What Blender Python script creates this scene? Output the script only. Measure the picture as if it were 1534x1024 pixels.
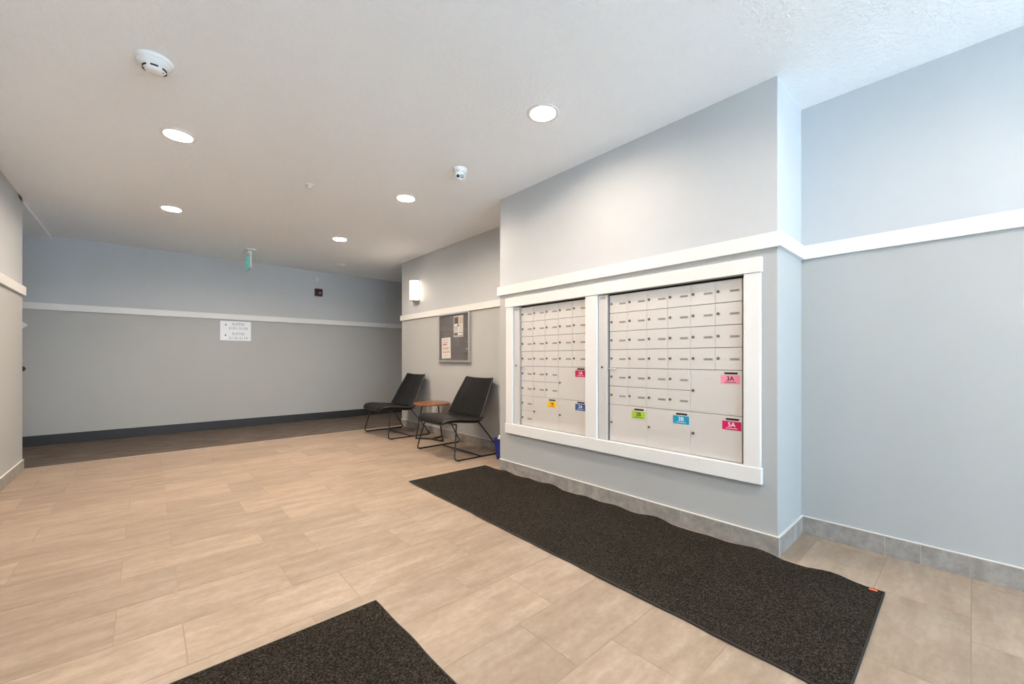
import bpy, bmesh, math, random
from mathutils import Vector, Matrix
random.seed(7)
for o in list(bpy.data.objects): bpy.data.objects.remove(o)
S = bpy.context.scene
COL = S.collection

# ------------------------------------------------------------------ camera, world, light, exposure
CZ = 2.434                       # ceiling height
cam_d = bpy.data.cameras.new('camera'); cam = bpy.data.objects.new('camera', cam_d); COL.objects.link(cam)
cam.location = (0, 0, 1.0)
cam.rotation_euler = (math.radians(90), 0, -math.atan2(0.6648, 0.7467))
cam_d.sensor_width = 36; cam_d.lens = 614 / 1534 * 36; cam_d.shift_y = 25 / 1534; cam_d.clip_start = 0.02
S.camera = cam
S.view_settings.view_transform = 'Standard'; S.view_settings.look = 'None'
S.view_settings.gamma = 1; S.view_settings.use_curve_mapping = False
S.view_settings.exposure = 3.54
YR = -3.2                        # entry wall behind the camera
DAY = 0.85; LAMP = 29.5; LAMP_FAR = 54.0; SUN = 6.2; SCONCE = 0.9
LAMP_COL = (1.0, 0.84, 0.68)
W = bpy.data.worlds.new('overcast_sky'); S.world = W; W.use_nodes = True
wb = W.node_tree.nodes['Background']; wb.inputs[0].default_value = (0.55, 0.79, 1.0, 1); wb.inputs[1].default_value = DAY
sl = bpy.data.lights.new('bounce_sun', 'SUN'); sl.energy = SUN; sl.color = (0.74, 0.88, 1.0); sl.angle = math.radians(0.6)
so = bpy.data.objects.new('bounce_sun', sl); COL.objects.link(so); so.rotation_euler = (0, math.radians(38), 0)   # added: runs along the facade, bounces off the pavement to brighten the ceiling
pl = bpy.data.lights.new('entry_portal', 'AREA'); pl.shape = 'RECTANGLE'; pl.size = 3.3; pl.size_y = 2.3
pl.cycles.is_portal = True
po = bpy.data.objects.new('entry_portal', pl); COL.objects.link(po); po.location = (1.0, YR - 0.12, 1.16)
po.rotation_euler = (math.radians(90), 0, 0)   # shines toward +Y

# ------------------------------------------------------------------ materials
def mat(name, col, rough=0.5, metal=0.0, spec=0.5, emit=None, estr=0.0):
    m = bpy.data.materials.new(name); m.use_nodes = True
    b = m.node_tree.nodes['Principled BSDF']
    b.inputs['Base Color'].default_value = (*col, 1); b.inputs['Roughness'].default_value = rough
    b.inputs['Metallic'].default_value = metal; b.inputs['Specular IOR Level'].default_value = spec
    if emit:
        b.inputs['Emission Color'].default_value = (*emit, 1); b.inputs['Emission Strength'].default_value = estr
    return m
class NT:
    def __init__(s, m): s.t = m.node_tree; s.b = s.t.nodes['Principled BSDF']
    def n(s, typ, **k):
        x = s.t.nodes.new(typ)
        for a, v in k.items():
            if a.startswith('i_'): x.inputs[a[2:].replace('_', ' ')].default_value = v
            else: setattr(x, a, v)
        return x
    def l(s, a, b): s.t.links.new(a, b)
    def ramp(s, fac, stops):
        r = s.n('ShaderNodeValToRGB'); e = r.color_ramp.elements
        while len(e) < len(stops): e.new(0.5)
        for i, (p, c) in enumerate(stops): e[i].position = p; e[i].color = (*c, 1)
        s.l(fac, r.inputs[0]); return r.outputs[0]
    def bump(s, h, strength, dist):
        b = s.n('ShaderNodeBump'); b.inputs['Strength'].default_value = strength; b.inputs['Distance'].default_value = dist
        s.l(h, b.inputs['Height']); s.l(b.outputs[0], s.b.inputs['Normal'])
    def coords(s, kind='Object', scale=(1, 1, 1), offset_random=False):
        tc = s.n('ShaderNodeTexCoord'); mp = s.n('ShaderNodeMapping'); mp.inputs['Scale'].default_value = scale
        s.l(tc.outputs[kind], mp.inputs[0])
        if offset_random:
            oi = s.n('ShaderNodeObjectInfo'); cx = s.n('ShaderNodeCombineXYZ')
            for i, f in enumerate((37.0, 91.0, 13.0)):
                mm = s.n('ShaderNodeMath', operation='MULTIPLY'); mm.inputs[1].default_value = f
                s.l(oi.outputs['Random'], mm.inputs[0]); s.l(mm.outputs[0], cx.inputs[i])
            s.l(cx.outputs[0], mp.inputs['Location'])
        return mp.outputs[0]
    def noise(s, vec, scale, detail=4, rough=0.6):
        x = s.n('ShaderNodeTexNoise'); x.inputs['Scale'].default_value = scale
        x.inputs['Detail'].default_value = detail; x.inputs['Roughness'].default_value = rough
        s.l(vec, x.inputs['Vector']); return x.outputs['Fac']

def m_paint():          # two paint colours meeting behind the chair rail
    m = mat('wall_paint', (0.5, 0.5, 0.5), 0.55, spec=0.3); t = NT(m)
    g = t.n('ShaderNodeNewGeometry'); sp = t.n('ShaderNodeSeparateXYZ'); t.l(g.outputs['Position'], sp.inputs[0])
    gt = t.n('ShaderNodeMath', operation='GREATER_THAN'); gt.inputs[1].default_value = 1.60; t.l(sp.outputs[2], gt.inputs[0])
    c = t.ramp(gt.outputs[0], [(0.0, (0.455, 0.460, 0.455)), (1.0, (0.535, 0.555, 0.575))]); t.l(c, t.b.inputs['Base Color'])
    t.bump(t.noise(g.outputs['Position'], 160, 3), 0.12, 0.002)
    return m
def m_ceiling():
    m = mat('ceiling_stipple', (0.92, 0.935, 0.955), 0.9, spec=0.1); t = NT(m)
    g = t.n('ShaderNodeNewGeometry')
    n1 = t.noise(g.outputs['Position'], 52, 4, 0.6)
    c = t.ramp(n1, [(0.42, (0, 0, 0)), (0.60, (1, 1, 1))])
    t.bump(c, 0.45, 0.005)
    return m
def m_tile():
    m = mat('floor_porcelain', (0.5, 0.45, 0.38), 0.38, spec=0.4); t = NT(m)
    v = t.coords('Object', (1.6, 7.0, 1.0), True); n1 = t.noise(v, 2.2, 8, 0.62)
    v2 = t.coords('Object', (9, 12, 1), True); n2 = t.noise(v2, 3.0, 6, 0.7)
    ad = t.n('ShaderNodeMath', operation='MULTIPLY_ADD'); ad.inputs[1].default_value = 0.60; t.l(n2, ad.inputs[0]); t.l(n1, ad.inputs[2])
    c = t.ramp(ad.outputs[0], [(0.56, (0.270, 0.196, 0.137)), (0.78, (0.330, 0.248, 0.182)), (1.0, (0.405, 0.316, 0.241))])
    oi = t.n('ShaderNodeObjectInfo'); hs = t.n('ShaderNodeHueSaturation')
    mr = t.n('ShaderNodeMapRange'); mr.inputs[3].default_value = 0.90; mr.inputs[4].default_value = 1.08
    t.l(oi.outputs['Random'], mr.inputs[0]); t.l(mr.outputs[0], hs.inputs['Value']); t.l(c, hs.inputs['Color'])
    t.l(hs.outputs[0], t.b.inputs['Base Color'])
    rr = t.n('ShaderNodeMapRange'); rr.inputs[3].default_value = 0.30; rr.inputs[4].default_value = 0.50
    t.l(n2, rr.inputs[0]); t.l(rr.outputs[0], t.b.inputs['Roughness'])
    t.bump(n2, 0.06, 0.002)
    return m
def m_base_tile():
    m = mat('grey_base_tile', (0.36, 0.34, 0.32), 0.45); t = NT(m)
    v = t.coords('Object', (6, 6, 6), True); n1 = t.noise(v, 2.5, 8, 0.7)
    c = t.ramp(n1, [(0.32, (0.235, 0.210, 0.190)), (0.55, (0.355, 0.325, 0.298)), (0.75, (0.47, 0.435, 0.405))]); t.l(c, t.b.inputs['Base Color'])
    t.bump(n1, 0.05, 0.002); return m
def m_mat_pile():
    m = mat('mat_pile', (0.03, 0.028, 0.026), 0.95, spec=0.05); t = NT(m)
    v = t.coords('Object', (1, 1, 1)); n1 = t.noise(v, 190, 3, 0.8); n2 = t.noise(v, 3.0, 4, 0.6)
    c1 = t.ramp(n1, [(0.40, (0.008, 0.0065, 0.005)), (0.52, (0.031, 0.025, 0.0195)), (0.72, (0.125, 0.108, 0.088))])
    mx = t.n('ShaderNodeMixRGB', blend_type='MULTIPLY'); mx.inputs[0].default_value = 0.5
    c2 = t.ramp(n2, [(0.3, (0.6, 0.6, 0.6)), (0.7, (1, 1, 1))])
    t.l(c1, mx.inputs[1]); t.l(c2, mx.inputs[2]); t.l(mx.outputs[0], t.b.inputs['Base Color'])
    t.bump(n1, 0.9, 0.004); return m
def m_carpet():
    m = mat('corridor_carpet', (0.1, 0.09, 0.08), 0.95, spec=0.05); t = NT(m)
    g = t.n('ShaderNodeNewGeometry'); mp = t.n('ShaderNodeMapping'); mp.inputs['Scale'].default_value = (2.2, 30, 1)
    mp.inputs['Rotation'].default_value = (0, 0, 0.06)
    t.l(g.outputs['Position'], mp.inputs[0]); n1 = t.noise(mp.outputs[0], 1.6, 7, 0.7)
    c = t.ramp(n1, [(0.36, (0.065, 0.055, 0.050)), (0.52, (0.13, 0.108, 0.094)), (0.66, (0.235, 0.198, 0.168))]); t.l(c, t.b.inputs['Base Color'])
    t.bump(t.noise(g.outputs['Position'], 300, 2), 0.6, 0.004); return m
def m_leather():
    m = mat('black_leather', (0.005, 0.0045, 0.004), 0.34, spec=0.22); t = NT(m)
    v = t.coords('Object'); t.bump(t.noise(v, 240, 4), 0.06, 0.0006)
    n = t.noise(v, 6, 4); r = t.n('ShaderNodeMapRange'); r.inputs[3].default_value = 0.30; r.inputs[4].default_value = 0.46
    t.l(n, r.inputs[0]); t.l(r.outputs[0], t.b.inputs['Roughness']); return m
def m_wood():
    m = mat('walnut_top', (0.3, 0.13, 0.05), 0.32); t = NT(m)
    v = t.coords('Object', (3, 26, 3)); n = t.noise(v, 2.0, 6, 0.6)
    c = t.ramp(n, [(0.3, (0.13, 0.045, 0.018)), (0.55, (0.27, 0.105, 0.045)), (0.75, (0.40, 0.18, 0.085))]); t.l(c, t.b.inputs['Base Color']); return m
def m_alu():
    m = mat('anodised_aluminium', (0.72, 0.70, 0.68), 0.42, metal=0.35, spec=0.5); t = NT(m)
    v = t.coords('Object', (4, 4, 160)); n = t.noise(v, 3.0, 3); t.bump(n, 0.03, 0.001); return m
def m_glass(name, tint=(1, 1, 1), gloss=0.06):
    m = bpy.data.materials.new(name); m.use_nodes = True; nt = m.node_tree; nt.nodes.clear()
    o = nt.nodes.new('ShaderNodeOutputMaterial'); mx = nt.nodes.new('ShaderNodeMixShader')
    tr = nt.nodes.new('ShaderNodeBsdfTransparent'); gl = nt.nodes.new('ShaderNodeBsdfGlossy')
    tr.inputs[0].default_value = (*tint, 1); gl.inputs['Roughness'].default_value = 0.03
    lw = nt.nodes.new('ShaderNodeLayerWeight'); lw.inputs[0].default_value = 0.5
    pw = nt.nodes.new('ShaderNodeMath'); pw.operation = 'POWER'; pw.inputs[1].default_value = 5
    ma = nt.nodes.new('ShaderNodeMath'); ma.operation = 'MULTIPLY_ADD'; ma.inputs[1].default_value = 0.9; ma.inputs[2].default_value = 0.04
    nt.links.new(lw.outputs['Facing'], pw.inputs[0]); nt.links.new(pw.outputs[0], ma.inputs[0])
    nt.links.new(ma.outputs[0], mx.inputs[0]); nt.links.new(tr.outputs[0], mx.inputs[1]); nt.links.new(gl.outputs[0], mx.inputs[2])
    nt.links.new(mx.outputs[0], o.inputs[0]); return m
M = dict(paint=m_paint(), ceil=m_ceiling(), tile=m_tile(), base=m_base_tile(), pile=m_mat_pile(), carpet=m_carpet(),
    leather=m_leather(), wood=m_wood(), alu=m_alu(), glass=m_glass('clear_glass'),
    grout=mat('floor_grout', (0.33, 0.255, 0.185), 0.9), bgrout=mat('base_grout', (0.55, 0.52, 0.48), 0.9),
    white=mat('white_trim_paint', (0.78, 0.775, 0.76), 0.38), plastic=mat('white_plastic', (0.82, 0.83, 0.83), 0.35),
    strip=mat('pale_edge_strip', (0.70, 0.66, 0.61), 0.4), seam=mat('seam_strip', (0.36, 0.29, 0.22), 0.5), rubber=mat('black_rubber', (0.012, 0.012, 0.012), 0.6),
    cove=mat('charcoal_cove_base', (0.030, 0.031, 0.034), 0.5), blackm=mat('black_steel', (0.012, 0.012, 0.012), 0.35),
    piping=mat('brown_piping', (0.03, 0.026, 0.022), 0.35), chrome=mat('brushed_nickel', (0.62, 0.60, 0.57), 0.25, metal=1.0),  # chair piping is dark brown, paler than the black leather
    dark=mat('dark_gap', (0.012, 0.011, 0.010), 0.8), lock=mat('lock_metal', (0.20, 0.17, 0.15), 0.35, metal=0.7),
    plate=mat('number_plate', (0.42, 0.39, 0.365), 0.5), print_=mat('grey_print', (0.20, 0.185, 0.17), 0.6),
    led=mat('led_lens', (0.9, 0.88, 0.85), 0.5, emit=LAMP_COL, estr=LAMP), led_far=mat('led_lens_brighter', (0.9, 0.88, 0.85), 0.5, emit=LAMP_COL, estr=LAMP_FAR),
    shade=mat('lit_opal_glass', (0.9, 0.88, 0.85), 0.3, emit=(1.0, 0.86, 0.66), estr=SCONCE),
    alarm=mat('alarm_red', (0.055, 0.003, 0.008), 0.35), strobe=mat('strobe_pink', (0.55, 0.33, 0.36), 0.3), blue=mat('bin_blue', (0.008, 0.022, 0.22), 0.4),
    felt=mat('grey_felt', (0.125, 0.115, 0.115), 0.9), silver=mat('satin_aluminium', (0.60, 0.60, 0.59), 0.35, metal=0.8),
    paper=mat('paper', (0.80, 0.77, 0.73), 0.7), ink=mat('black_ink', (0.02, 0.02, 0.02), 0.5), redink=mat('red_ink', (0.45, 0.09, 0.10), 0.6),
    photo=mat('photo_print', (0.07, 0.07, 0.06), 0.5), tan=mat('tan_print', (0.55, 0.44, 0.32), 0.6), greytext=mat('grey_lettering', (0.40, 0.40, 0.41), 0.5),
    acrylic=mat('white_acrylic', (0.86, 0.87, 0.90), 0.25), green=mat('exit_green', (0.02, 0.36, 0.25), 0.4, emit=(0.03, 0.5, 0.36), estr=0.05),
    lens=mat('camera_lens', (0.006, 0.010, 0.020), 0.08), orange=mat('orange_tag', (0.75, 0.12, 0.03), 0.6), slot=mat('black_slot', (0.01, 0.01, 0.01), 0.7),
    concrete=mat('pavement_concrete', (0.72, 0.72, 0.71), 0.9), bronze=mat('entry_frame_metal', (0.10, 0.10, 0.105), 0.4, metal=0.6))

# ------------------------------------------------------------------ mesh helpers
class MB:
    def __init__(s): s.v = []; s.f = []; s.sm = []
    def add(s, vs, fs, smooth=False, mtx=None):
        k = len(s.v); s.v += [tuple((mtx @ Vector(p)) if mtx else p) for p in vs]
        for f in fs: s.f.append([i + k for i in f]); s.sm.append(smooth)
        return s
    def box(s, x0, x1, y0, y1, z0, z1, mtx=None):
        vs = [(x, y, z) for z in (z0, z1) for y in (y0, y1) for x in (x0, x1)]
        return s.add(vs, [(0, 2, 3, 1), (4, 5, 7, 6), (0, 1, 5, 4), (2, 6, 7, 3), (0, 4, 6, 2), (1, 3, 7, 5)], False, mtx)
    def bbox(s, x0, x1, y0, y1, z0, z1, b=0.002):          # box with chamfered edges
        bm = bmesh.new(); r = bmesh.ops.create_cube(bm, size=1)
        for v in bm.verts: v.co = Vector(((x0 + x1) / 2 + v.co.x * (x1 - x0), (y0 + y1) / 2 + v.co.y * (y1 - y0), (z0 + z1) / 2 + v.co.z * (z1 - z0)))
        b = min(b, 0.45 * min(abs(x1 - x0), abs(y1 - y0), abs(z1 - z0)))
        bmesh.ops.bevel(bm, geom=bm.edges[:], offset=b, segments=1, affect='EDGES'); bm.verts.index_update()
        s.add([tuple(v.co) for v in bm.verts], [[v.index for v in f.verts] for f in bm.faces]); bm.free(); return s
    def lathe(s, prof, seg=32, mtx=None, smooth=True, ring=False):       # prof: (r, z) bottom to top, about Z
        vs = []; fs = []
        if ring: prof = list(prof) + [prof[0]]
        for r, z in prof:
            for i in range(seg):
                a = 2 * math.pi * i / seg; vs.append((r * math.cos(a), r * math.sin(a), z))
        for j in range(len(prof) - 1):
            for i in range(seg):
                i2 = (i + 1) % seg; fs.append((j * seg + i, j * seg + i2, (j + 1) * seg + i2, (j + 1) * seg + i))
        n = len(prof)
        if prof[0][0] > 1e-6 and not ring: fs.append(tuple(reversed(range(seg))))
        if prof[-1][0] > 1e-6 and not ring: fs.append(tuple(range((n - 1) * seg, n * seg)))
        return s.add(vs, fs, smooth, mtx)
    def tube(s, pts, r, seg=10, closed=False):
        pts = [Vector(p) for p in pts]; n = len(pts); vs = []; fs = []; prev = None
        for i, p in enumerate(pts):
            a = pts[(i - 1) % n] if (closed or i) else p; b = pts[(i + 1) % n] if (closed or i < n - 1) else p
            t = (b - a).normalized()
            if prev is None:
                u = t.cross(Vector((0, 0, 1)));
                if u.length < 1e-3: u = t.cross(Vector((1, 0, 0)))
                u.normalize()
            else: u = (prev - t * prev.dot(t)).normalized()
            prev = u; w = t.cross(u)
            for k in range(seg):
                q = 2 * math.pi * k / seg; vs.append(tuple(p + (u * math.cos(q) + w * math.sin(q)) * r))
        m = n if closed else n - 1
        for i in range(m):
            for k in range(seg):
                k2 = (k + 1) % seg; i2 = (i + 1) % n
                fs.append((i * seg + k, i * seg + k2, i2 * seg + k2, i2 * seg + k))
        if not closed: fs.append(tuple(reversed(range(seg)))); fs.append(tuple(range((n - 1) * seg, n * seg)))
        return s.add(vs, fs, True)
    def prism(s, poly, z0, z1, mtx=None):
        n = len(poly); vs = [(x, y, z0) for x, y in poly] + [(x, y, z1) for x, y in poly]
        fs = [tuple(reversed(range(n))), tuple(range(n, 2 * n))] + [(i, (i + 1) % n, n + (i + 1) % n, n + i) for i in range(n)]
        return s.add(vs, fs, False, mtx)
    def mesh(s, name, m):
        me = bpy.data.meshes.new(name); me.from_pydata(s.v, [], s.f); me.materials.append(m)
        me.polygons.foreach_set('use_smooth', s.sm)
        bm = bmesh.new(); bm.from_mesh(me); bmesh.ops.recalc_face_normals(bm, faces=bm.faces[:]); bm.to_mesh(me); bm.free()
        if any(s.sm): me.set_sharp_from_angle(angle=math.radians(40))
        me.update(); return me
    def build(s, name, m, parent=None, loc=None):
        o = bpy.data.objects.new(name, s.mesh(name, M[m] if isinstance(m, str) else m)); COL.objects.link(o)
        if parent is not None: o.parent = parent
        if loc: o.location = loc
        return o
def put(name, me, parent=None, loc=(0, 0, 0)):
    o = bpy.data.objects.new(name, me); COL.objects.link(o); o.parent = parent; o.location = loc; return o
def empty(name, loc=(0, 0, 0), rz=0):
    o = bpy.data.objects.new(name, None); COL.objects.link(o); o.location = loc; o.rotation_euler = (0, 0, rz); o.empty_display_size = 0.1; return o
def tag(o, label, cat, group=None):
    o['label'] = label; o['category'] = cat
    if group: o['group'] = group
    return o
def struct(o, label=None):
    o['kind'] = 'structure'
    if label: o['label'] = label
    return o
def copy_tree(o, parent=None):
    c = o.copy(); COL.objects.link(c); c.parent = parent
    for ch in list(o.children): copy_tree(ch, c)
    return c
def fillet(pts, r, n=6):
    pts = [Vector(p) for p in pts]; out = [pts[0]]
    for a, b, c in zip(pts, pts[1:], pts[2:]):
        d1 = (a - b); d2 = (c - b); k = min(r, d1.length * .49, d2.length * .49)
        p, q = b + d1.normalized() * k, b + d2.normalized() * k
        for i in range(n + 1):
            t = i / n; out.append(p * (1 - t) ** 2 + b * 2 * t * (1 - t) + q * t * t)
    out.append(pts[-1]); return out
AX_W = Matrix(((0, 0, -1), (-1, 0, 0), (0, 1, 0))).to_4x4()      # text plane on a wall that faces -X
AX_B = Matrix(((1, 0, 0), (0, 0, -1), (0, 1, 0))).to_4x4()       # text plane on a wall that faces -Y
def text_mesh(txt, size, name, m, spacing=1.0, bold=0.0):
    cu = bpy.data.curves.new('t', 'FONT'); cu.body = txt; cu.size = size; cu.align_x = 'CENTER'; cu.align_y = 'CENTER'
    cu.extrude = 0.0004; cu.space_character = spacing; cu.offset = bold
    ob = bpy.data.objects.new('t', cu); COL.objects.link(ob); dg = bpy.context.evaluated_depsgraph_get()
    me = bpy.data.meshes.new_from_object(ob.evaluated_get(dg)); bpy.data.objects.remove(ob); bpy.data.curves.remove(cu)
    me.name = name; me.materials.clear(); me.materials.append(M[m]); return me
def lettering(txt, size, parent, loc, axes, m, name='lettering', bold=0.0, spacing=1.0):
    o = put(name, text_mesh(txt, size, name, m, spacing, bold), parent)
    o.matrix_local = Matrix.Translation(loc) @ axes; return o

# ------------------------------------------------------------------ key planes
XL, XP, XR, XS = -0.835, 2.385, 2.82, 2.86        # left wall, mailbox pier, wall beside the entry, seating wall
Y0, Y1 = 0.657, 2.84                              # pier ends
YL, YS, YC, YB = 5.66, 5.70, 5.72, 7.14           # left wall end, seating wall end, carpet edge, corridor wall
CX0, CX1 = -2.6, 5.6                              # corridor ends
OPEN_L, OPEN_R, OZ = (1.861, 2.656), (0.808, 1.761), (0.434, 1.45)

# ------------------------------------------------------------------ floor
floor = struct(MB().box(XL - .15, XS + .15, YR - .15, YC, -0.12, -0.0014).build('floor', 'grout'), 'beige porcelain tiled lobby floor')
P, Q, J = 0.5685, 0.2835, 0.0028
def tile_mesh(w, d, name='floor_tile'):
    c = 0.0008; mb = MB(); t = 0.012
    lo = [(0, 0, -t), (w, 0, -t), (w, d, -t), (0, d, -t)]; mi = [(x, y, -c) for x, y, _ in lo]
    hi = [(c, c, 0), (w - c, c, 0), (w - c, d - c, 0), (c, d - c, 0)]
    fs = [(8, 9, 10, 11)]
    for i in range(4):
        j = (i + 1) % 4; fs += [(i, j, 4 + j, 4 + i), (4 + i, 4 + j, 8 + j, 8 + i)]
    mb.add(lo + mi + hi, fs); return mb.mesh(name, M['tile'])
cache = {}
rows = range(int((YR - 0.003) / Q) - 1, int((YC - .003) / Q) + 1)
for r in rows:
    ya, yb = 0.003 + r * Q, 0.003 + (r + 1) * Q
    ya, yb = max(ya, YR), min(yb, YC - 0.006)
    if yb - ya < 0.01: continue
    off = 0.100 if r % 2 == 0 else -0.090
    k = -4
    while True:
        xa, xb = off + k * P, off + (k + 1) * P; k += 1
        if xa > XS: break
        xa, xb = max(xa, XL), min(xb, XS)
        if xb - xa < 0.01: continue
        if xa > XP and ya > Y0 and yb < Y1: continue
        key = (round(xb - xa - J, 4), round(yb - ya - J, 4))
        if key not in cache: cache[key] = tile_mesh(*key)
        put('floor_tile', cache[key], floor, (xa + J / 2, ya + J / 2, 0))
cf = struct(MB().box(CX0, CX1, YC, YB + .02, -0.12, 0.001).build('floor_carpet', 'carpet'), 'dark streaked corridor carpet')
struct(MB().bbox(XL, XS, YC - .008, YC + .004, -0.01, 0.0035, .001).build('trim_1', 'seam'), 'thin metal strip between tile and carpet')

# ------------------------------------------------------------------ walls and ceiling
LAMPS = [(.150, 3.395), (.175, 5.100), (1.729, 1.670), (1.729, 3.371), (1.727, 5.050), (.150, 1.690), (1.729, -.020), (.150, -.020)]
def holed_ceiling(x0, x1, y0, y1, holes, r, seg=32, q=.11):
    mb = MB(); sq = [(hx - q, hx + q, hy - q, hy + q) for hx, hy in holes]
    xs = sorted({x0, x1, *[round(v, 4) for a in sq for v in a[:2]]}); ys = sorted({y0, y1, *[round(v, 4) for a in sq for v in a[2:]]})
    for xa, xb in zip(xs, xs[1:]):
        for ya, yb in zip(ys, ys[1:]):
            cx_, cy_ = (xa + xb) / 2, (ya + yb) / 2
            if any(a < cx_ < b and c < cy_ < d for a, b, c, d in sq): continue
            mb.add([(xa, ya, CZ), (xb, ya, CZ), (xb, yb, CZ), (xa, yb, CZ)], [(3, 2, 1, 0)])
    for hx, hy in holes:
        inn, out = [], []
        for k in range(seg):
            a = 2 * math.pi * (k + .5) / seg; c, d = math.cos(a), math.sin(a); f = q / max(abs(c), abs(d))
            inn.append((hx + r * c, hy + r * d, CZ)); out.append((hx + f * c, hy + f * d, CZ))
        corners = {}
        for (sx, sy) in ((1, 1), (-1, 1), (-1, -1), (1, -1)): corners[int(seg * (math.atan2(sy, sx) % (2 * math.pi)) / (2 * math.pi) - .5)] = (hx + sx * q, hy + sy * q, CZ)
        for k in range(seg):
            k2 = (k + 1) % seg; vs_ = [inn[k], inn[k2], out[k2]] + ([corners[k]] if k in corners else []) + [out[k]]
            mb.add(vs_, [tuple(range(len(vs_)))])
    return mb
struct(holed_ceiling(XL - .15, XS + .9, YR - .15, YB + .15, LAMPS, .0765).box(XS + .9, CX1, YS - .3, YB + .15, CZ, CZ + .12).box(XL - .15, XS + .9, YR - .15, YB + .15, CZ + .07, CZ + .12).build('ceiling', 'ceil'), 'white stippled ceiling')
struct(MB().box(CX0, XL, YL - .15, YB + .15, CZ - .03, CZ + .12).build('ceiling_corridor', 'ceil'), 'slightly lower ceiling of the corridor on the left')
struct(MB().box(XL - .15, XL, YR - .15, YL, 0, CZ).box(CX0, XL - .15, YL - .15, YL, 0, CZ - .03).build('wall_left', 'paint'), 'two-tone grey wall at the left edge')
struct(MB().box(CX0, CX1, YB, YB + .15, 0, CZ).build('wall_back', 'paint'), 'two-tone blue-grey wall at the end of the corridor')
struct(MB().box(XS, XS + .15, Y1, YS, 0, CZ).box(XS + .15, CX1, YS - .15, YS, 0, CZ).build('wall_seating', 'paint'), 'two-tone wall behind the chairs')
struct(MB().box(CX1, CX1 + .15, YS - .15, YB + .15, 0, CZ).build('wall_corridor_right', 'paint'))
struct(MB().box(CX0 - .15, CX0, YL - .15, YB + .15, 0, CZ).build('wall_corridor_left', 'paint'))
struct(MB().box(XR, XR + .15, YR - .15, Y0, 0, CZ).build('wall_right', 'paint'), 'two-tone wall at the right edge')
D = 0.07
pier = MB().box(XP + D, XS + .15, Y0, Y1, 0, CZ)
pier.box(XP, XP + D, Y0, Y1, 0, OZ[0]).box(XP, XP + D, Y0, Y1, OZ[1], CZ)
for a, b in ((Y0, OPEN_R[0]), (OPEN_R[1], OPEN_L[0]), (OPEN_L[1], Y1)): pier.box(XP, XP + D, a, b, OZ[0], OZ[1])
struct(pier.build('wall_mailboxes', 'paint'), 'projecting two-tone wall that holds the mailboxes')
# entry wall behind the camera: glazed front with a door
WX0, WX1, WZ = -0.62, 2.62, 2.28
struct(MB().box(XL, WX0, YR - .15, YR, 0, CZ).box(WX1, XR, YR - .15, YR, 0, CZ).box(WX0, WX1, YR - .15, YR, WZ, CZ).build('wall_entry', 'paint'))
win = struct(MB().bbox(WX0, WX0 + .05, YR - .11, YR - .04, 0, WZ, .003).bbox(WX1 - .05, WX1, YR - .11, YR - .04, 0, WZ, .003).bbox(WX0 + .05, WX1 - .05, YR - .11, YR - .04, WZ - .05, WZ, .003)
    .bbox(1.0, 1.05, YR - .11, YR - .04, 0, WZ - .05, .003).bbox(1.82, 1.87, YR - .11, YR - .04, 0, WZ - .05, .003).bbox(1.05, WX1 - .05, YR - .11, YR - .04, 0, .1, .003).build('window_1', 'bronze'))
for a, b in ((1.05, 1.82), (1.87, WX1 - .05)): MB().box(a, b, YR - .078, YR - .072, .1, WZ - .05).build('pane', 'glass', win)
door = struct(MB().bbox(-0.56, -0.47, YR - .10, YR - .05, .01, WZ - .06, .003).bbox(.90, .99, YR - .10, YR - .05, .01, WZ - .06, .003).bbox(-0.47, .90, YR - .10, YR - .05, .01, .22, .003).bbox(-0.47, .90, YR - .10, YR - .05, WZ - .16, WZ - .06, .003).bbox(.18, .27, YR - .10, YR - .05, .22, WZ - .16, .003).build('door_1', 'bronze'))
for a, b in ((-0.47, .18), (.27, .90)): MB().box(a, b, YR - .078, YR - .072, .22, WZ - .16).build('pane', 'glass', door)
for x in (.205, .245): MB().tube(fillet([(x, YR - .05, .85), (x, YR + .0, .85), (x, YR + .0, 1.25), (x, YR - .05, 1.25)], .03), .010).build('door_handle', 'chrome', door)
struct(MB().box(-6, 8, YR - 8, YR - .15, -.15, -.02).build('ground', 'concrete'))

# ------------------------------------------------------------------ chair rails (white) ---------------------------------
RZ0, RZ1, RT = 1.567, 1.643, 0.02
def rail(n, label, *segs):
    mb = MB()
    for s in segs: mb.box(*s, RZ0, RZ1)
    return struct(mb.build('trim_%d' % n, 'white'), label)
rail(2, 'white rail running round the mailbox wall', (XP - RT, XP, Y0 - RT, Y1 + RT), (XP, XS, Y1, Y1 + RT), (XP, XR - RT, Y0 - RT, Y0))
rail(3, 'white rail on the right wall', (XR - RT, XR, YR, Y0))
rail(4, 'white rail on the wall behind the chairs', (XS - RT, XS, Y1 + RT, YS + RT), (XS, CX1, YS, YS + RT))
rail(5, 'white rail on the corridor wall', (CX0, CX1, YB - RT, YB))
rail(6, 'white rail on the left wall', (XL, XL + RT, YR, YL + RT), (CX0, XL, YL, YL + RT))

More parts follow.
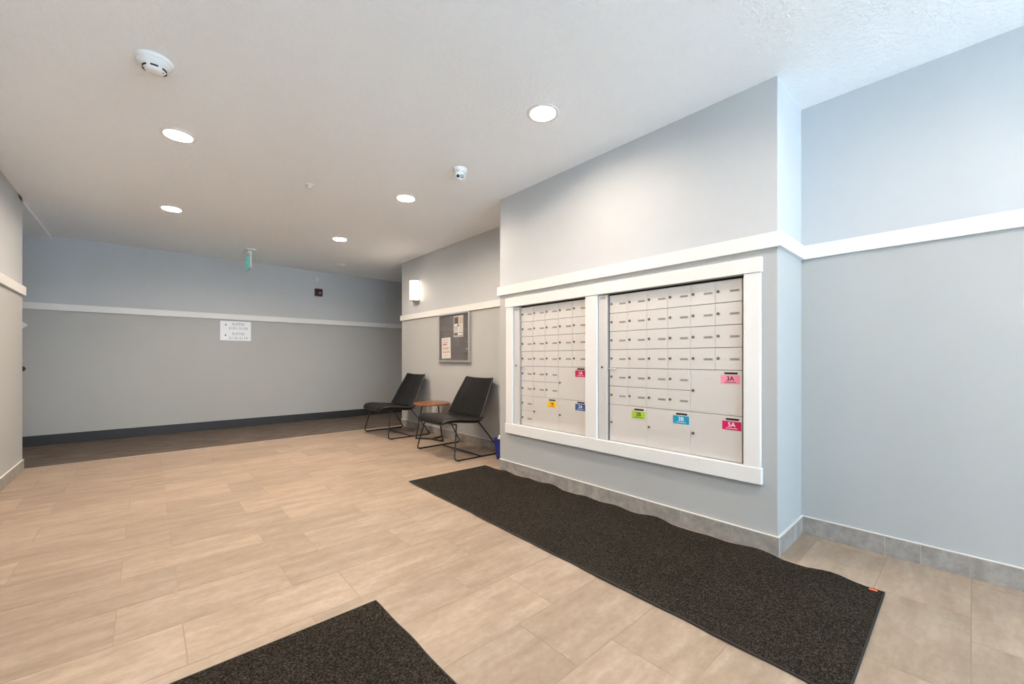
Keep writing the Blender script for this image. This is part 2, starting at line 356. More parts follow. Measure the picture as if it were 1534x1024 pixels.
# ------------------------------------------------------------------ tiled baseboards
BH, BT = 0.095, 0.011
def baseboard(name, axis, face, joints, label, side):
    """axis 'y': runs along Y on a wall whose face is X=face; side -1 faces -X. axis 'x' the same along X."""
    a, b = min(joints), max(joints)
    def bx(u0, u1, d0, d1, z0, z1):
        lo, hi = sorted((face + side * d0, face + side * d1))
        return (lo, hi, u0, u1, z0, z1) if axis == 'y' else (u0, u1, lo, hi, z0, z1)
    root = struct(MB().box(*bx(a, b, 0, BT - .0025, 0, BH)).build(name, 'bgrout'), label)
    js = sorted(joints)
    for u, w in zip(js, js[1:]):
        g = 0.0012
        q = bx(0, w - u - 2 * g, 0, BT, 0, BH - .0005); base = (0, u + g, 0) if axis == 'y' else (u + g, 0, 0)
        MB().bbox(*q, .0009).build('base_tile', 'base', root, base)
    MB().bbox(*bx(a, b, 0, BT + .001, BH, BH + .005), .001).build('edge_strip', 'strip', root)
    return root
baseboard('baseboard_mailboxes', 'y', XP, [Y0 - BT, .874, 1.16, 1.453, 1.737, 2.03, 2.31, 2.599, Y1], 'grey tile baseboard under the mailboxes', -1)
baseboard('baseboard_mailbox_return', 'x', Y0, [XP, 2.60, XR - BT], 'short grey tile baseboard on the return beside the mailboxes', -1)
baseboard('baseboard_right', 'y', XR, [YR, -3.11, -2.82, -2.54, -2.26, -1.97, -1.69, -1.41, -1.12, -.84, -.55, -.27, .011, .167, .297, .585, Y0], 'grey tile baseboard along the right wall', -1)
baseboard('baseboard_seating', 'y', XS, [Y1, 3.02, 3.30, 3.585, 3.87, 4.155, 4.44, 4.725, 5.01, 5.295, 5.58, YS], 'grey tile baseboard behind the chairs', -1)
baseboard('baseboard_left', 'y', XL, [YR] + [round(-3.004 + .284 * i, 3) for i in range(30)] + [YL], 'grey tile baseboard along the left wall', 1)
struct(MB().bbox(CX0, CX1, YB - .008, YB, 0, .118, .003).build('baseboard_back', 'cove'), 'charcoal rubber baseboard along the corridor wall')

# ------------------------------------------------------------------ mailbox casing
cas = struct(MB().bbox(XP - .026, XP, .721, 2.744, 1.449, 1.527, .002).build('trim_7', 'white'), 'white casing framing both banks of mailboxes')
MB().bbox(XP - .026, XP, .721, 2.744, .349, .434, .002).build('sill_board', 'white', cas)
for a, b in ((.728, .808), (1.761, 1.861), (2.656, 2.738)): MB().bbox(XP - .021, XP, a, b, .434, 1.449, .002).build('casing_board', 'white', cas)

# ------------------------------------------------------------------ mailbox banks
FX = 2.402                                   # door faces
lock_me = MB().lathe([(0.0085, 0), (0.0085, .004), (.007, .006), (.003, .006), (.003, .0035), (0, .0035)], 14, Matrix.Rotation(-math.pi / 2, 4, 'Y')).mesh('lock', M['lock'])
plate_me = MB().bbox(-.0015, 0, -.026, .026, -.0065, .0065, .001).mesh('number_plate', M['plate'])
print_me = MB()
for i, dy in enumerate((.015, .005, -.006, -.015)): print_me.box(-.0021, -.0014, dy - .0035, dy + .003, -.0038, .0038)
print_me = print_me.mesh('plate_print', M['print_'])
door_cache = {}
def mbox(root, ya, w, zt, h, parcel=False, stick=None):
    """door whose upper far corner is (ya, zt); runs towards -Y by w."""
    key = (round(w, 4), round(h, 4))
    if key not in door_cache:
        g = 0.0009
        door_cache[key] = MB().bbox(0, .016, -w + g, -g, -h + g + .0012, -g, .0010).mesh('mailbox_door', M['alu'])
    d = put('mailbox_door', door_cache[key], root, (FX, ya, zt))
    put('lock', lock_me, d, (0, -.017, -h / 2 + .003))
    if not parcel:
        put('number_plate', plate_me, d, (0, -.104, -h / 2 - .001)); put('plate_print', print_me, d, (0, -.104, -h / 2 - .001))
    else:
        put('number_plate', blank_me, d, (0, -.105, -.045))
    if stick:
        txt, a, b, z1, col, dark = stick
        m = mat('tag_' + txt, col, 0.45)
        wv = b - a; tl = -.0012
        MB().bbox(tl, 0, -wv / 2, wv / 2, -.047, 0, .0004).build('parcel_tag', m, d, (0, (a + b) / 2 - ya, z1 - zt))
        MB().bbox(tl - .001, 0, -.034, .034, -.0055, .0055, .001).build('tag_tape', 'rubber', d, (0, (a + b) / 2 - ya - .004, z1 - zt + .0115))
        tm = {'w': 'acrylic', 'k': 'ink'}[dark]
        lettering(txt, .034, d, (tl - .0004, (a + b) / 2 - ya, z1 - zt - .019), AX_W, tm, 'tag_lettering', bold=.0004)
        MB().box(tl - .0006, tl, -.030, .030, -.0013, .0013).build('tag_small_print', tm, d, (0, (a + b) / 2 - ya, z1 - zt - .038))
blank_me = MB().bbox(-.0008, 0, -.022, .022, -.004, .004, .0006).mesh('number_plate', mat('blank_plate', (0.70, 0.68, 0.66), 0.5))
PW, PH, ZT = 0.1418, 0.12545, 1.4375
def bank(name, y_first, cols, op, stile, label):
    root = empty(name, (0, 0, 0)); tag(root, label, 'mailboxes', 'banks of mailboxes')
    MB().box(FX + .014, FX + .045, op[0] + .001, op[1] - .001, OZ[0] + .0005, OZ[1] - .0005).build('cabinet_back', 'dark', root)
    st = MB().bbox(FX - .016, FX + .014, stile[0], stile[1], OZ[0] + .001, OZ[1] - .004, .0015).build('side_panel', 'alu', root)
    put('lock', lock_me, st, (FX - .016, (stile[0] + stile[1]) / 2 + .004, .941))
    put('maker_plate', MB().bbox(-.001, 0, -.022, .022, -.006, .006, .0004).mesh('maker_plate', M['plate']), st, (FX - .016, (stile[0] + stile[1]) / 2, 1.425))
    MB().bbox(FX - .014, FX + .001, y_first - .050, y_first + .004, .929, .936, .001).build('latch', 'alu', root)
    MB().bbox(FX - .006, FX + .012, op[0] + .001, op[0] + .012, OZ[0] + .001, OZ[1] - .012, .001).build('edge_panel', 'alu', root)
    return root
yR = 1.678
bR = bank('mailbox_bank', yR, 6, OPEN_R, (1.689, 1.759), 'larger bank of aluminium mailboxes, with tags 2B, 3A, 3B and 5A')
for r in range(4):
    for c in range(6): mbox(bR, yR - c * PW, PW, ZT - r * PH, PH)
for r in (4, 5):
    for c in range(4): mbox(bR, yR - c * PW, PW, ZT - r * PH, PH)
mbox(bR, yR - 4 * PW, 2 * PW, ZT - 4 * PH, 2 * PH, True, ('3A', .936, .839, .908, (0.86, 0.28, 0.42), 'k'))
mbox(bR, yR, 2 * PW, ZT - 6 * PH, 2 * PH, True, ('2B', 1.501, 1.404, .655, (0.37, 0.56, 0.045), 'k'))
mbox(bR, yR - 2 * PW, 2 * PW, ZT - 6 * PH, 2 * PH, True, ('3B', 1.216, 1.118, .655, (0.0, 0.30, 0.50), 'w'))
mbox(bR, yR - 4 * PW, 2 * PW, ZT - 6 * PH, 2 * PH, True, ('5A', .929, .832, .655, (0.62, 0.0, 0.12), 'w'))
yL = 2.577; PW2 = 0.1412
bL = bank('mailbox_bank', yL, 5, OPEN_L, (2.588, 2.654), 'smaller bank of aluminium mailboxes, with tags 1A, 1B and 2A')
PWs = PW; PW = PW2
for r in range(4):
    for c in range(5): mbox(bL, yL - c * PW, PW, ZT - r * PH, PH)
for r in (4, 5):
    for c in range(3): mbox(bL, yL - c * PW, PW, ZT - r * PH, PH)
for r in (6, 7): mbox(bL, yL, PW, ZT - r * PH, PH)
mbox(bL, yL - 3 * PW, 2 * PW, ZT - 4 * PH, 2 * PH, True, ('1A', 1.982, 1.884, .912, (0.55, 0.003, 0.07), 'w'))
mbox(bL, yL - PW, 2 * PW, ZT - 6 * PH, 2 * PH, True, ('1B', 2.270, 2.172, .659, (0.88, 0.50, 0.01), 'k'))
mbox(bL, yL - 3 * PW, 2 * PW, ZT - 6 * PH, 2 * PH, True, ('2A', 1.982, 1.884, .662, (0.035, 0.09, 0.30), 'w'))

# ------------------------------------------------------------------ floor mats
def floor_mat(name, poly, label, ripple, nx=26, ny=90):
    """poly: four corners (far-left, far-right, near-right, near-left)"""
    a, b, c, d = [Vector((*p, 0)) for p in poly]; root = empty(name, (a + b + c + d) / 4); o0 = root.location.copy(); tag(root, label, 'mat')
    rnd = random.Random(3); ph = [rnd.uniform(0, 6.28) for _ in range(6)]
    def pt(u, v):
        p = (a * (1 - u) + b * u) * (1 - v) + (d * (1 - u) + c * u) * v - o0
        L = (a - d).length; yy = v * L
        w = math.sin(yy * 2 * math.pi / .29 + ph[0]) * .6 + math.sin(yy * 2 * math.pi / .47 + ph[1]) * .5 + math.sin(yy * 2 * math.pi / .83 + ph[2]) * .4
        er = max(0, (u - .72) / .28) ** 2; el = max(0, (.22 - u) / .22) ** 2; ends = min(1, v / .06, (1 - v) / .06)
        z = .0075 + ripple * ends * (er * max(0, w + .35) * .010 + el * max(0, -w + .2) * .0035)
        p.x += ripple * ends * (er * w * .004 + el * w * .0035); p.z = z; return p
    vs = []; fs = []
    for j in range(ny + 1):
        for i in range(nx + 1): vs.append(tuple(pt(i / nx, j / ny)))
    for j in range(ny):
        for i in range(nx): k = j * (nx + 1) + i; fs.append((k, k + 1, k + nx + 2, k + nx + 1))
    nb = len(vs); rim = [i for i in range(nx + 1)] + [j * (nx + 1) + nx for j in range(1, ny + 1)] + [ny * (nx + 1) + i for i in range(nx - 1, -1, -1)] + [j * (nx + 1) for j in range(ny - 1, 0, -1)]
    for i in rim: x, y, z = vs[i]; vs.append((x, y, z - .0065))
    for k in range(len(rim)): k2 = (k + 1) % len(rim); fs.append((rim[k], rim[k2], nb + k2, nb + k))
    MB().add(vs, fs, True).build('mat_pile', 'pile', root)
    lp = [Vector(vs[i]) for i in rim]
    out = []                                           # flat rubber edging round the pile
    cen = Vector((0, 0, 0))
    for p in lp:
        q = p.copy(); q.z = max(.0035, p.z - .0035); out.append(q)
    MB().tube(out, .0042, 8, True).build('rubber_edge', 'rubber', root)
    return root
m1 = floor_mat('floor_mat', [(1.589, 3.040), (2.352, 3.022), (2.345, .250), (1.520, .245)], 'long black entrance mat with rippled edges lying below the mailboxes', 1.0)
MB().bbox(-.008, .008, -.014, .014, 0, .0015, .0005).build('sewn_tag', 'orange', m1, (2.328 - m1.location.x, .283 - m1.location.y, .0082))
floor_mat('floor_mat', [(-.13, 1.630), (.702, 1.632), (.712, -1.35), (-.13, -1.35)], 'black entrance mat cut off by the bottom edge, at the centre of the floor', 0.3)

# ------------------------------------------------------------------ lounge chairs
def make_chair():
    t = empty('lounge_chair')
    NS, NT_ = 26, 20
    def catmull(P, n):
        out = []
        for i in range(n + 1):
            f = i / n * (len(P) - 1); k = min(int(f), len(P) - 2); u = f - k
            p0, p1, p2, p3 = P[max(k - 1, 0)], P[k], P[k + 1], P[min(k + 2, len(P) - 1)]
            out.append([.5 * (2 * b + (c - a) * u + (2 * a - 5 * b + 4 * c - d) * u * u + (-a + 3 * b - 3 * c + d) * u ** 3) for a, b, c, d in zip(p0, p1, p2, p3)])
        return out
    def pad(name, prof, curl, th, pipe=True):
        pr = catmull(prof, NS); top = []; bot = []
        for i, (x, z, hw) in enumerate(pr):
            a = pr[max(i - 1, 0)]; b = pr[min(i + 1, NS)]; tx, tz = b[0] - a[0], b[1] - a[1]; L = math.hypot(tx, tz); nx, nz = -tz / L, tx / L
            if nz < 0 and name == 'seat': nx, nz = -nx, -nz
            e = min(1, i / 2.5, (NS - i) / 2.5); e = math.sqrt(max(0.0, 1 - (1 - e) ** 2))
            for j in range(NT_ + 1):
                s_ = -1 + 2 * j / NT_; s_ = math.copysign(abs(s_) ** .8, s_)
                up = curl * abs(s_) ** 3; h = th * math.sqrt(max(0, 1 - abs(s_) ** 6)) * e
                top.append((x + nx * (up + h * .35), s_ * hw, z + nz * (up + h * .35))); bot.append((x + nx * (up - h * .65), s_ * hw, z + nz * (up - h * .65)))
        n = NT_ + 1; fs = []; K = len(top)
        for i in range(NS):
            for j in range(NT_):
                k = i * n + j; fs.append((k, k + 1, k + n + 1, k + n)); fs.append((K + k, K + k + n, K + k + n + 1, K + k + 1))
        ring = list(range(n)) + [i * n + NT_ for i in range(1, NS + 1)] + [NS * n + j for j in range(NT_ - 1, -1, -1)] + [i * n for i in range(NS - 1, 0, -1)]
        for k in range(len(ring)): a, b = ring[k], ring[(k + 1) % len(ring)]; fs.append((a, K + a, K + b, b))
        o = MB().add(top + bot, fs, True).build(name, 'leather', t)
        MB().tube([tuple((Vector(top[i]) + Vector(bot[i])) / 2) for i in ring], .0065, 8, True).build('piping', 'piping', o)
        return o
    # x: front is negative; (x, z, half width)
    pad('seat', [(-.335, .342, .225), (-.322, .364, .262), (-.280, .381, .295), (-.19, .383, .318), (-.06, .367, .325), (.06, .356, .318), (.125, .370, .305)], .014, .058)
    pad('backrest', [(.105, .372, .305), (.158, .468, .298), (.214, .580, .283), (.270, .682, .265), (.313, .765, .250), (.320, .779, .243)], .030, .026)
    for s in (-1, 1):
        pts = fillet([(-.215, s * .30, .345), (-.285, s * .37, .009), (.300, s * .385, .009), (.065, s * .30, .340)], .045)
        sf = MB().tube(pts, .0075, 10).build('side_frame', 'blackm', t)
        for x in (-.235, .255):
            MB().lathe([(.010, 0), (.011, .003), (.009, .006), (0, .006)], 12, Matrix.Translation((x, s * .377, 0))).build('foot_pad', 'rubber', sf)
    MB().tube([(.03, -.378, .012), (.03, .378, .012)], .0075, 10).build('cross_bar', 'blackm', t)
    MB().tube([(-.215, -.30, .343), (-.215, .30, .343)], .0075, 8).tube([(.065, -.30, .338), (.065, .30, .338)], .0075, 8).build('seat_support', 'blackm', t)
    return t
ch = make_chair(); ch.location = (2.505, 3.700, 0)
tag(ch, 'black leather sled-base lounge chair nearest the mailboxes', 'chair', 'lounge chairs')
ch2 = copy_tree(ch); ch2.location = (2.500, 5.150, 0); ch2['label'] = 'black leather sled-base lounge chair farther from the mailboxes, below the wall lamp'

# ------------------------------------------------------------------ side table
tb = tag(empty('side_table', (2.635, 4.455, 0)), 'small round walnut side table on black legs between the two chairs', 'table')
MB().lathe([(0, .432), (.205, .432), (.218, .437), (.222, .446), (.220, .455), (.214, .458), (0, .458)], 48).build('table_top', 'wood', tb)
for a in (128, -82, 22):
    c, s = math.cos(math.radians(a)), math.sin(math.radians(a))
    MB().tube([(c * .125, s * .125, .432), (c * .205, s * .205, .012)], .0085, 10).build('leg', 'blackm', tb)
    n = Vector((-s, c, 0)) * .016; p, q = Vector((c * .21, s * .21, 0)), Vector((0, 0, 0))
    MB().prism([tuple((p + n)[:2]), tuple((p - n)[:2]), tuple((q - n)[:2]), tuple((q + n)[:2])], 0, .016).build('foot_bar', 'blackm', tb)

# ------------------------------------------------------------------ recycling bin with paper
bn = tag(empty('recycling_bin', (2.698, 3.028, 0)), 'blue plastic recycling bin tucked behind the mailbox wall corner', 'bin')
def rrect(hx, hy, z, r=.03, n=4):
    out = []
    for cx_, cy_, a0 in ((hx - r, hy - r, 0), (-hx + r, hy - r, 90), (-hx + r, -hy + r, 180), (hx - r, -hy + r, 270)):
        for i in range(n + 1): a = math.radians(a0 + 90 * i / n); out.append((cx_ + r * math.cos(a), cy_ + r * math.sin(a), z))
    return out
lv = [rrect(.095, .148, 0), rrect(.118, .162, .205), rrect(.113, .157, .205), rrect(.091, .144, .006)]
vs = [p for l in lv for p in l]; n = len(lv[0]); fs = [tuple(reversed(range(n))), tuple(range(3 * n, 4 * n))]
for j in range(3): fs += [(j * n + i, j * n + (i + 1) % n, (j + 1) * n + (i + 1) % n, (j + 1) * n + i) for i in range(n)]
MB().add(vs, fs).build('bin_body', 'blue', bn)
MB().tube([Vector(p) for p in rrect(.118, .162, .205)], .006, 8, True).build('rim', 'blue', bn)
def crumple(loc, r, m, label, seed, flat=.7):
    bm = bmesh.new(); bmesh.ops.create_icosphere(bm, subdivisions=2, radius=r); rd = random.Random(seed)
    for v in bm.verts: v.co *= rd.uniform(.72, 1.2); v.co.z *= flat
    mb = MB(); bm.verts.index_update(); mb.add([tuple(v.co) for v in bm.verts], [[v.index for v in f.verts] for f in bm.faces]); bm.free()
    return tag(mb.build('crumpled_paper', m, None, loc), label, 'paper', 'paper in the recycling bin')
crumple((2.636, 3.120, .208), .044, 'paper', 'crumpled white paper on top of the blue bin, nearest its rim', 1)
crumple((2.732, 3.118, .206), .045, 'tan', 'crumpled tan paper on top of the blue bin, near the wall', 2)
crumple((2.672, 3.060, .128), .052, 'paper', 'crumpled white paper lower in the blue bin, in the middle', 3, .8)
crumple((2.712, 3.085, .050), .055, 'tan', 'crumpled tan paper at the bottom of the blue bin', 4, .8)
crumple((2.690, 2.955, .052), .056, 'paper', 'crumpled white paper at the bottom of the blue bin, nearest the mailbox wall', 5, .8)

# ------------------------------------------------------------------ notice board and papers
nb = tag(empty('notice_board', (XS, 4.275, .955)), 'grey felt notice board in a silver frame on the wall above the chairs', 'notice board')
BW, BHt = .68, .612
MB().box(-.016, -.002, -BW / 2 + .015, BW / 2 - .015, .015, BHt - .015).build('felt_panel', 'felt', nb)
for a in ((-BW / 2, -BW / 2 + .022, 0, BHt), (BW / 2 - .022, BW / 2, 0, BHt), (-BW / 2 + .022, BW / 2 - .022, 0, .024), (-BW / 2 + .022, BW / 2 - .022, BHt - .022, BHt)):
    MB().bbox(-.036, -.002, a[0], a[1], a[2], a[3], .002).build('frame_bar', 'silver', nb)
MB().box(-.030, -.027, -BW / 2 + .022, BW / 2 - .022, .024, BHt - .022).build('pane', 'glass', nb)
for z in (.235, .16, .115): MB().lathe([(.011, 0), (.011, .008), (.005, .011), (0, .011)], 14, Matrix.Translation((-.036, -BW / 2 + .036, z)) @ Matrix.Rotation(-math.pi / 2, 4, 'Y')).build('lock', 'lock' if z < .13 else 'chrome', nb)
def paper(y0, y1, z0, z1, label, blocks, tilt=0.0):
    w, h = y1 - y0, z1 - z0
    o = MB().box(-.0008, 0, -w / 2, w / 2, -h / 2, h / 2).build('notice_paper', 'paper', None, (XS - .0168, (y0 + y1) / 2, (z0 + z1) / 2))
    o.rotation_euler = (tilt, 0, 0)
    for nme, m, u0, u1, v0, v1 in blocks:        # u from the left as seen, v from the top
        MB().box(-.0013, -.0007, w / 2 - u1 * w, w / 2 - u0 * w, h / 2 - v1 * h, h / 2 - v0 * h).build(nme, m, o)
    return tag(o, label, 'paper', 'papers on the notice board')
b1 = [('printed_border', 'ink', .02, .98, .02, .035), ('printed_border', 'ink', .02, .98, .965, .98), ('printed_border', 'ink', .02, .045, .035, .965), ('printed_border', 'ink', .955, .98, .035, .965),
      ('printed_photo', 'photo', .07, .50, .06, .38), ('printed_photo', 'photo', .07, .42, .80, .94), ('printed_block', 'tan', .55, .92, .06, .40), ('printed_emblem', 'ink', .42, .56, .42, .50), ('printed_rule', 'ink', .46, .94, .79, .815), ('printed_rule', 'ink', .46, .94, .92, .94)]
b1 += [('printed_line', 'print_', .10, .44, .48 + .035 * i, .493 + .035 * i) for i in range(8)] + [('printed_line', 'print_', .58, .90, .44 + .04 * i, .452 + .04 * i) for i in range(8)]
paper(4.074, 4.283, 1.268, 1.526, 'paper notice with a dark photo at the top of the board', b1)
b2 = [('printed_line', 'greytext', .10, .80, .08, .10), ('printed_line', 'greytext', .10, .75, .13, .15), ('printed_heading', 'redink', .12, .72, .22, .25), ('printed_heading', 'redink', .12, .60, .30, .36)]
b2 += [('printed_heading', 'redink', .15 + .17 * i, .27 + .17 * i, .48, .53) for i in range(4)] + [('printed_rule', 'redink', .10, .78, .58, .595)] + [('printed_heading', 'redink', .15 + .2 * i, .26 + .2 * i, .66, .73) for i in range(4)] + [('printed_line', 'greytext', .15, .75, .83, .85), ('printed_line', 'greytext', .15, .75, .94, .955)]
paper(4.352, 4.556, 1.004, 1.266, 'white paper notice with red print low on the board', b2, -.03)

# ------------------------------------------------------------------ wall lamp
sc = tag(empty('wall_lamp', (XS, 5.235, 1.955)), 'lit wall lamp with an opal glass shade and nickel bracket', 'wall lamp')
MB().bbox(-.014, 0, -.075, .075, -.155, .155, .003).build('back_plate', 'chrome', sc)
arc = [(-.020 - .085 * math.sin(math.pi * i / 16), .085 * math.cos(math.pi * i / 16)) for i in range(17)]
MB().prism(arc, -.130, .135).build('glass_shade', 'shade', sc)
MB().prism([(x * 1.04 if x < -.03 else x, y * 1.05) for x, y in arc], -.142, -.131).build('lower_band', 'chrome', sc)
MB().prism([(x * 1.04 if x < -.03 else x, y * 1.05) for x, y in arc], .136, .143).build('upper_band', 'chrome', sc)
for y in (-.091, .091): MB().bbox(-.026, -.014, y - .004, y + .004, -.15, .15, .001).build('side_bar', 'chrome', sc)
MB().lathe([(0, -.178), (.010, -.174), (.012, -.166), (.006, -.158), (.020, -.150), (.022, -.143)], 16, Matrix.Translation((-.055, 0, 0))).build('finial', 'chrome', sc)

# ------------------------------------------------------------------ ceiling downlights
def downlight(x, y, label, kind='led_far', protos={}):
    if kind not in protos:
        o = empty('downlight', (x, y, CZ))
        MB().lathe([(.0735, -.001), (.0735, -.0045), (.086, -.006), (.093, -.004), (.095, -.0002), (.0735, -.0002)], 40, ring=True).build('trim_ring', 'white', o)
        MB().lathe([(.068, .019), (.0735, .0), (.076, .0), (.071, .022)], 40, ring=True).build('reflector', 'white', o)
        MB().lathe([(0, .0125), (.060, .0125), (.0685, .0145), (.0685, .026), (0, .026)], 24).build('lens', kind, o)
        protos[kind] = o
    else:
        o = copy_tree(protos[kind]); o.location = (x, y, CZ)
    return tag(o, label, 'downlight', 'recessed ceiling lights')
downlight(.150, 3.395, 'large round ceiling downlight at left, nearest the smoke detector')
downlight(.175, 5.100, 'small far ceiling downlight on the left side')
downlight(1.729, 1.670, 'biggest round ceiling downlight, in front of the mailboxes', 'led')
downlight(1.729, 3.371, 'round ceiling downlight just beyond the security camera')
downlight(1.727, 5.050, 'smallest ceiling downlight, farthest on the right')
downlight(.150, 1.690, 'downlight out of view above the camera', 'led')
downlight(1.729, -.020, 'downlight out of view near the right wall', 'led')
downlight(.150, -.020, 'downlight out of view over the entrance mat', 'led')

# ------------------------------------------------------------------ ceiling devices
sd = tag(empty('smoke_detector', (.027, 2.615, CZ)), 'white smoke detector on the ceiling at upper left', 'smoke detector')
MB().lathe([(.070, -.018), (.072, -.014), (.072, 0), (0, 0)], 40).build('base_ring', 'plastic', sd)
MB().lathe([(0, -.062), (.024, -.062), (.034, -.058), (.040, -.050), (.046, -.040), (.062, -.032), (.068, -.0185), (0, -.0185)], 40).build('detector_cap', 'plastic', sd)
for i in range(6):
    a0 = i * 60 + 10
    pts = [(.0445 * math.cos(math.radians(a0 + d)), .0445 * math.sin(math.radians(a0 + d)), -.0455) for d in range(0, 42, 6)]
    MB().tube(pts, .0035, 6).build('vent_slot', 'slot', sd)
MB().lathe([(0, -.064), (.004, -.063), (.004, -.060)], 10, Matrix.Translation((.03, -.015, .006))).build('indicator', 'redink', sd)

sc_ = tag(empty('security_camera', (1.767, 2.577, CZ), 0), 'white turret security camera on the ceiling', 'camera')
MB().lathe([(.044, -.030), (.050, -.022), (.055, -.006), (.055, 0), (0, 0)], 36).build('mount', 'plastic', sc_)
dirv = Vector((-1.72, -2.65, -.95)).normalized(); rot = dirv.to_track_quat('Z', 'Y').to_matrix().to_4x4()
eye = Matrix.Translation((0, 0, -.050)) @ rot
MB().lathe([(0, -.046), (.024, -.039), (.040, -.022), (.045, 0), (.043, .014), (.037, .028), (.034, .033), (0, .033)], 32, eye).build('eyeball', 'plastic', sc_)
MB().lathe([(.031, .0325), (.033, .0355), (.036, .0335), (.036, .0300)], 32, eye, ring=True).build('face_ring', 'silver', sc_)
# two round windows side by side
right = rot.to_3x3() @ Vector((1, 0, 0)); up = rot.to_3x3() @ Vector((0, 1, 0))
side = Vector((dirv.y, -dirv.x, 0)).normalized(); down = dirv.cross(side); down = down if down.z < 0 else -down
for k, m_ in ((-1, 'silver'), (1, 'lens')):
    c = Vector((0, 0, -.050)) + dirv * .0325 + side * (-k) * .0145 * -1 + down * .007
    MB().lathe([(0, .002), (.0115, .002), (.0125, 0), (.0125, -.004), (0, -.004)][::-1], 20, Matrix.Translation(c) @ rot).build('lens_window', 'lens', sc_)
    if m_ == 'silver': MB().lathe([(0, .0030), (.0065, .0030), (.0065, .001), (0, .001)][::-1], 16, Matrix.Translation(c) @ rot).build('led_window', 'silver', sc_)

sp = tag(empty('sprinkler', (.999, 3.626, CZ)), 'small pendant fire sprinkler on the ceiling between the downlights', 'sprinkler')
MB().lathe([(.016, -.010), (.030, -.007), (.036, -.002), (.037, 0), (0, 0)], 28).build('escutcheon', 'plastic', sp)
MB().lathe([(.007, -.026), (.009, -.010), (.011, -.008)], 14).build('body', 'plastic', sp)
for s in (-1, 1): MB().tube([(s * .009, 0, -.010), (s * .012, 0, -.020), (s * .004, 0, -.033)], .002, 6).build('yoke_arm', 'plastic', sp)
MB().lathe([(0, -.038), (.014, -.037), (.015, -.035), (0, -.034)], 20).build('deflector', 'plastic', sp)

cd = tag(empty('ceiling_detector', (2.206, 6.394, CZ)), 'small round detector on the far corridor ceiling', 'detector')
MB().lathe([(.052, -.020), (.060, -.012), (.060, 0), (0, 0)], 30).build('base_ring', 'plastic', cd)
MB().lathe([(0, -.036), (.028, -.034), (.044, -.0205), (0, -.0205)], 30).build('detector_cap', 'plastic', cd)

ex = tag(empty('exit_sign', (1.010, 6.40, CZ)), 'green running-man exit sign hanging edge-on from the corridor ceiling', 'exit sign')
MB().bbox(-.058, .058, -.16, .16, -.016, 0, .004).build('canopy', 'plastic', ex)
MB().bbox(-.024, .024, -.10, .10, -.062, -.0165, .008).build('hanger', 'plastic', ex)
MB().bbox(-.010, .010, -.160, .160, -.250, -.063, .002).build('sign_panel', 'acrylic', ex)
for s in (-1, 1):
    Mx = Matrix.Translation((s * .0105, 0, -.157)) @ (AX_W if s < 0 else Matrix(((0, 0, 1), (1, 0, 0), (0, 1, 0))).to_4x4())
    MB().box(-.150, .150, -.080, .080, 0, .0010, Mx).build('green_face', 'green', ex)
    # white doorway, running figure and arrow
    MB().box(.020, .125, -.065, .065, .0010, .0016, Mx).build('doorway', 'acrylic', ex)
    f = MB().prism([(-.135, 0), (-.100, .035), (-.100, .012), (-.055, .012), (-.055, -.012), (-.100, -.012), (-.100, -.035)], .001, .0016, Mx); f.build('arrow', 'acrylic', ex)
    g = MB()
    for p, q, w in (((.070, .030), (.058, -.010), .012), ((.058, -.010), (.085, -.030), .008), ((.085, -.030), (.075, -.055), .007), ((.058, -.010), (.040, -.035), .008), ((.040, -.035), (.015, -.040), .007), ((.070, .025), (.045, .010), .006), ((.070, .025), (.095, .005), .006)):
        p, q = Vector(p), Vector(q); nn = Vector((-(q - p).y, (q - p).x)).normalized() * w
        g.prism([tuple(p + nn), tuple(p - nn), tuple(q - nn), tuple(q + nn)], .0016, .0021, Mx)
    g.lathe([(0, .0021), (.011, .0021), (.011, .0016), (0, .0016)], 14, Mx @ Matrix.Translation((.080, .050, 0)))
    g.build('running_figure', 'green', ex)

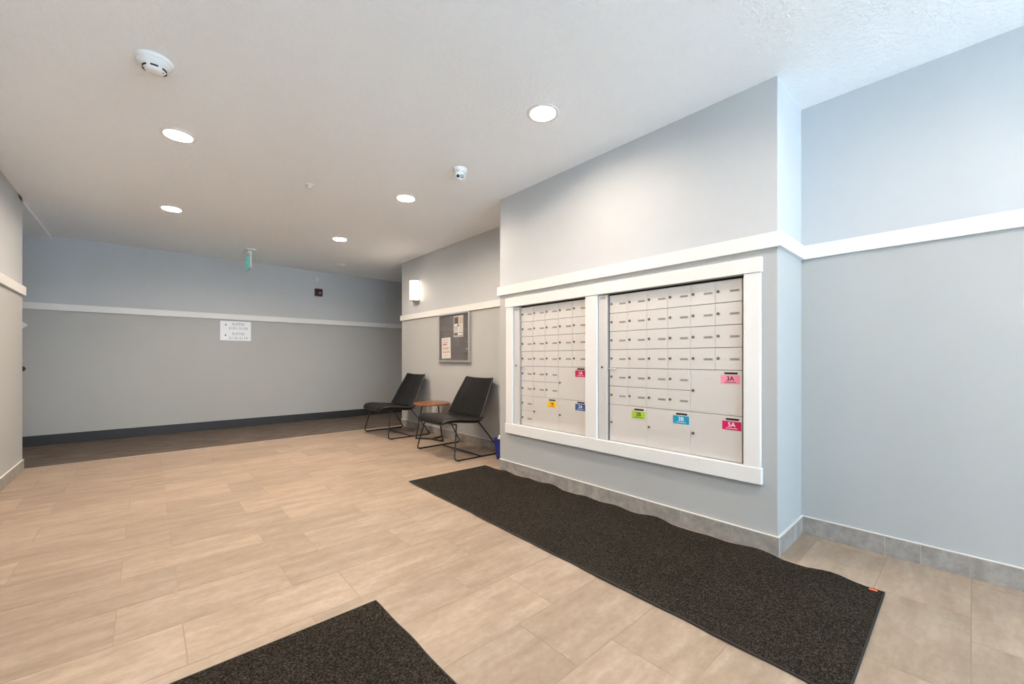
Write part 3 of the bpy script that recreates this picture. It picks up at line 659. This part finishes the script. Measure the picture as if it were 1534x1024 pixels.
# ------------------------------------------------------------------ things on the corridor wall
sg = tag(empty('suite_sign', (.966, YB, 1.403)), 'white suite direction sign below the rail on the corridor wall', 'sign')
MB().bbox(-.188, .188, -.006, 0, -.141, .139, .002).build('sign_plate', 'acrylic', sg)
for i, (z, arrow, txt) in enumerate(((.066, -1, '2101-2109'), (-.074, 1, '2110-2119'))):
    lettering('SUITES', .052, sg, (.030, -.0064, z + .030), AX_B, 'greytext', 'lettering', bold=.0008)
    lettering(txt, .052, sg, (.030, -.0064, z - .030), AX_B, 'greytext', 'lettering', bold=.0008, spacing=1.05)
    s = arrow; Mx = Matrix.Translation((-.122, -.0062, z + (.020 if i == 0 else .010))) @ AX_B
    MB().prism([(s * .014, 0), (-s * .010, .013), (-s * .010, -.013)], 0, .0006, Mx).build('arrow', 'ink', sg)
fa = tag(empty('fire_alarm', (2.098, YB, 2.083)), 'dark red fire alarm strobe on the corridor wall', 'alarm')
MB().bbox(-.057, .057, -.045, 0, -.060, .060, .005).build('housing', 'alarm', fa)
MB().lathe([(0, .016), (.010, .014), (.014, .008), (.015, 0)], 16, Matrix.Translation((.012, -.045, -.010)) @ Matrix.Rotation(math.pi / 2, 4, 'X')).build('strobe_lens', 'strobe', fa)
for i in range(4): MB().bbox(-.044, -.006, -.0465, -.044, .018 + i * .009, .022 + i * .009, .0005).build('grille_slot', 'slot', fa)
sw = tag(empty('sidewall_sprinkler', (2.071, YB, 2.299)), 'small white round sprinkler on the corridor wall above the alarm', 'sprinkler')
RX = Matrix.Rotation(math.pi / 2, 4, 'X')
MB().lathe([(.012, .012), (.028, .009), (.034, .003), (.035, 0), (0, 0)], 24, RX).build('escutcheon', 'plastic', sw)
MB().lathe([(0, .034), (.008, .032), (.008, .010)], 12, RX).build('body', 'chrome', sw)
MB().bbox(-.014, .014, -.040, -.014, .004, .007, .001).build('deflector', 'chrome', sw)
hs = tag(empty('hallway_sign', (-1.068, YB, 1.380)), 'white diamond-shaped hallway plate just past the left wall corner', 'sign')
MB().prism([(-.056, 0), (0, -.056), (.056, 0), (0, .056)], 0, .010, AX_B).build('diamond_plate', 'acrylic', hs)
MB().prism([(-.040, 0), (0, -.040), (.040, 0), (0, .040)], .010, .013, AX_B).build('raised_face', 'plastic', hs)
wl = tag(empty('door_stop', (-1.058, YB, .886)), 'small dark round door stop just past the left wall corner', 'door stop')
MB().lathe([(0, .006), (.028, .006), (.030, 0)][::-1], 20, RX).build('rosette', 'blackm', wl)
MB().lathe([(.010, .004), (.010, .022), (.024, .032), (.030, .045), (.024, .056), (0, .060)], 20, RX).build('knob', 'blackm', wl)
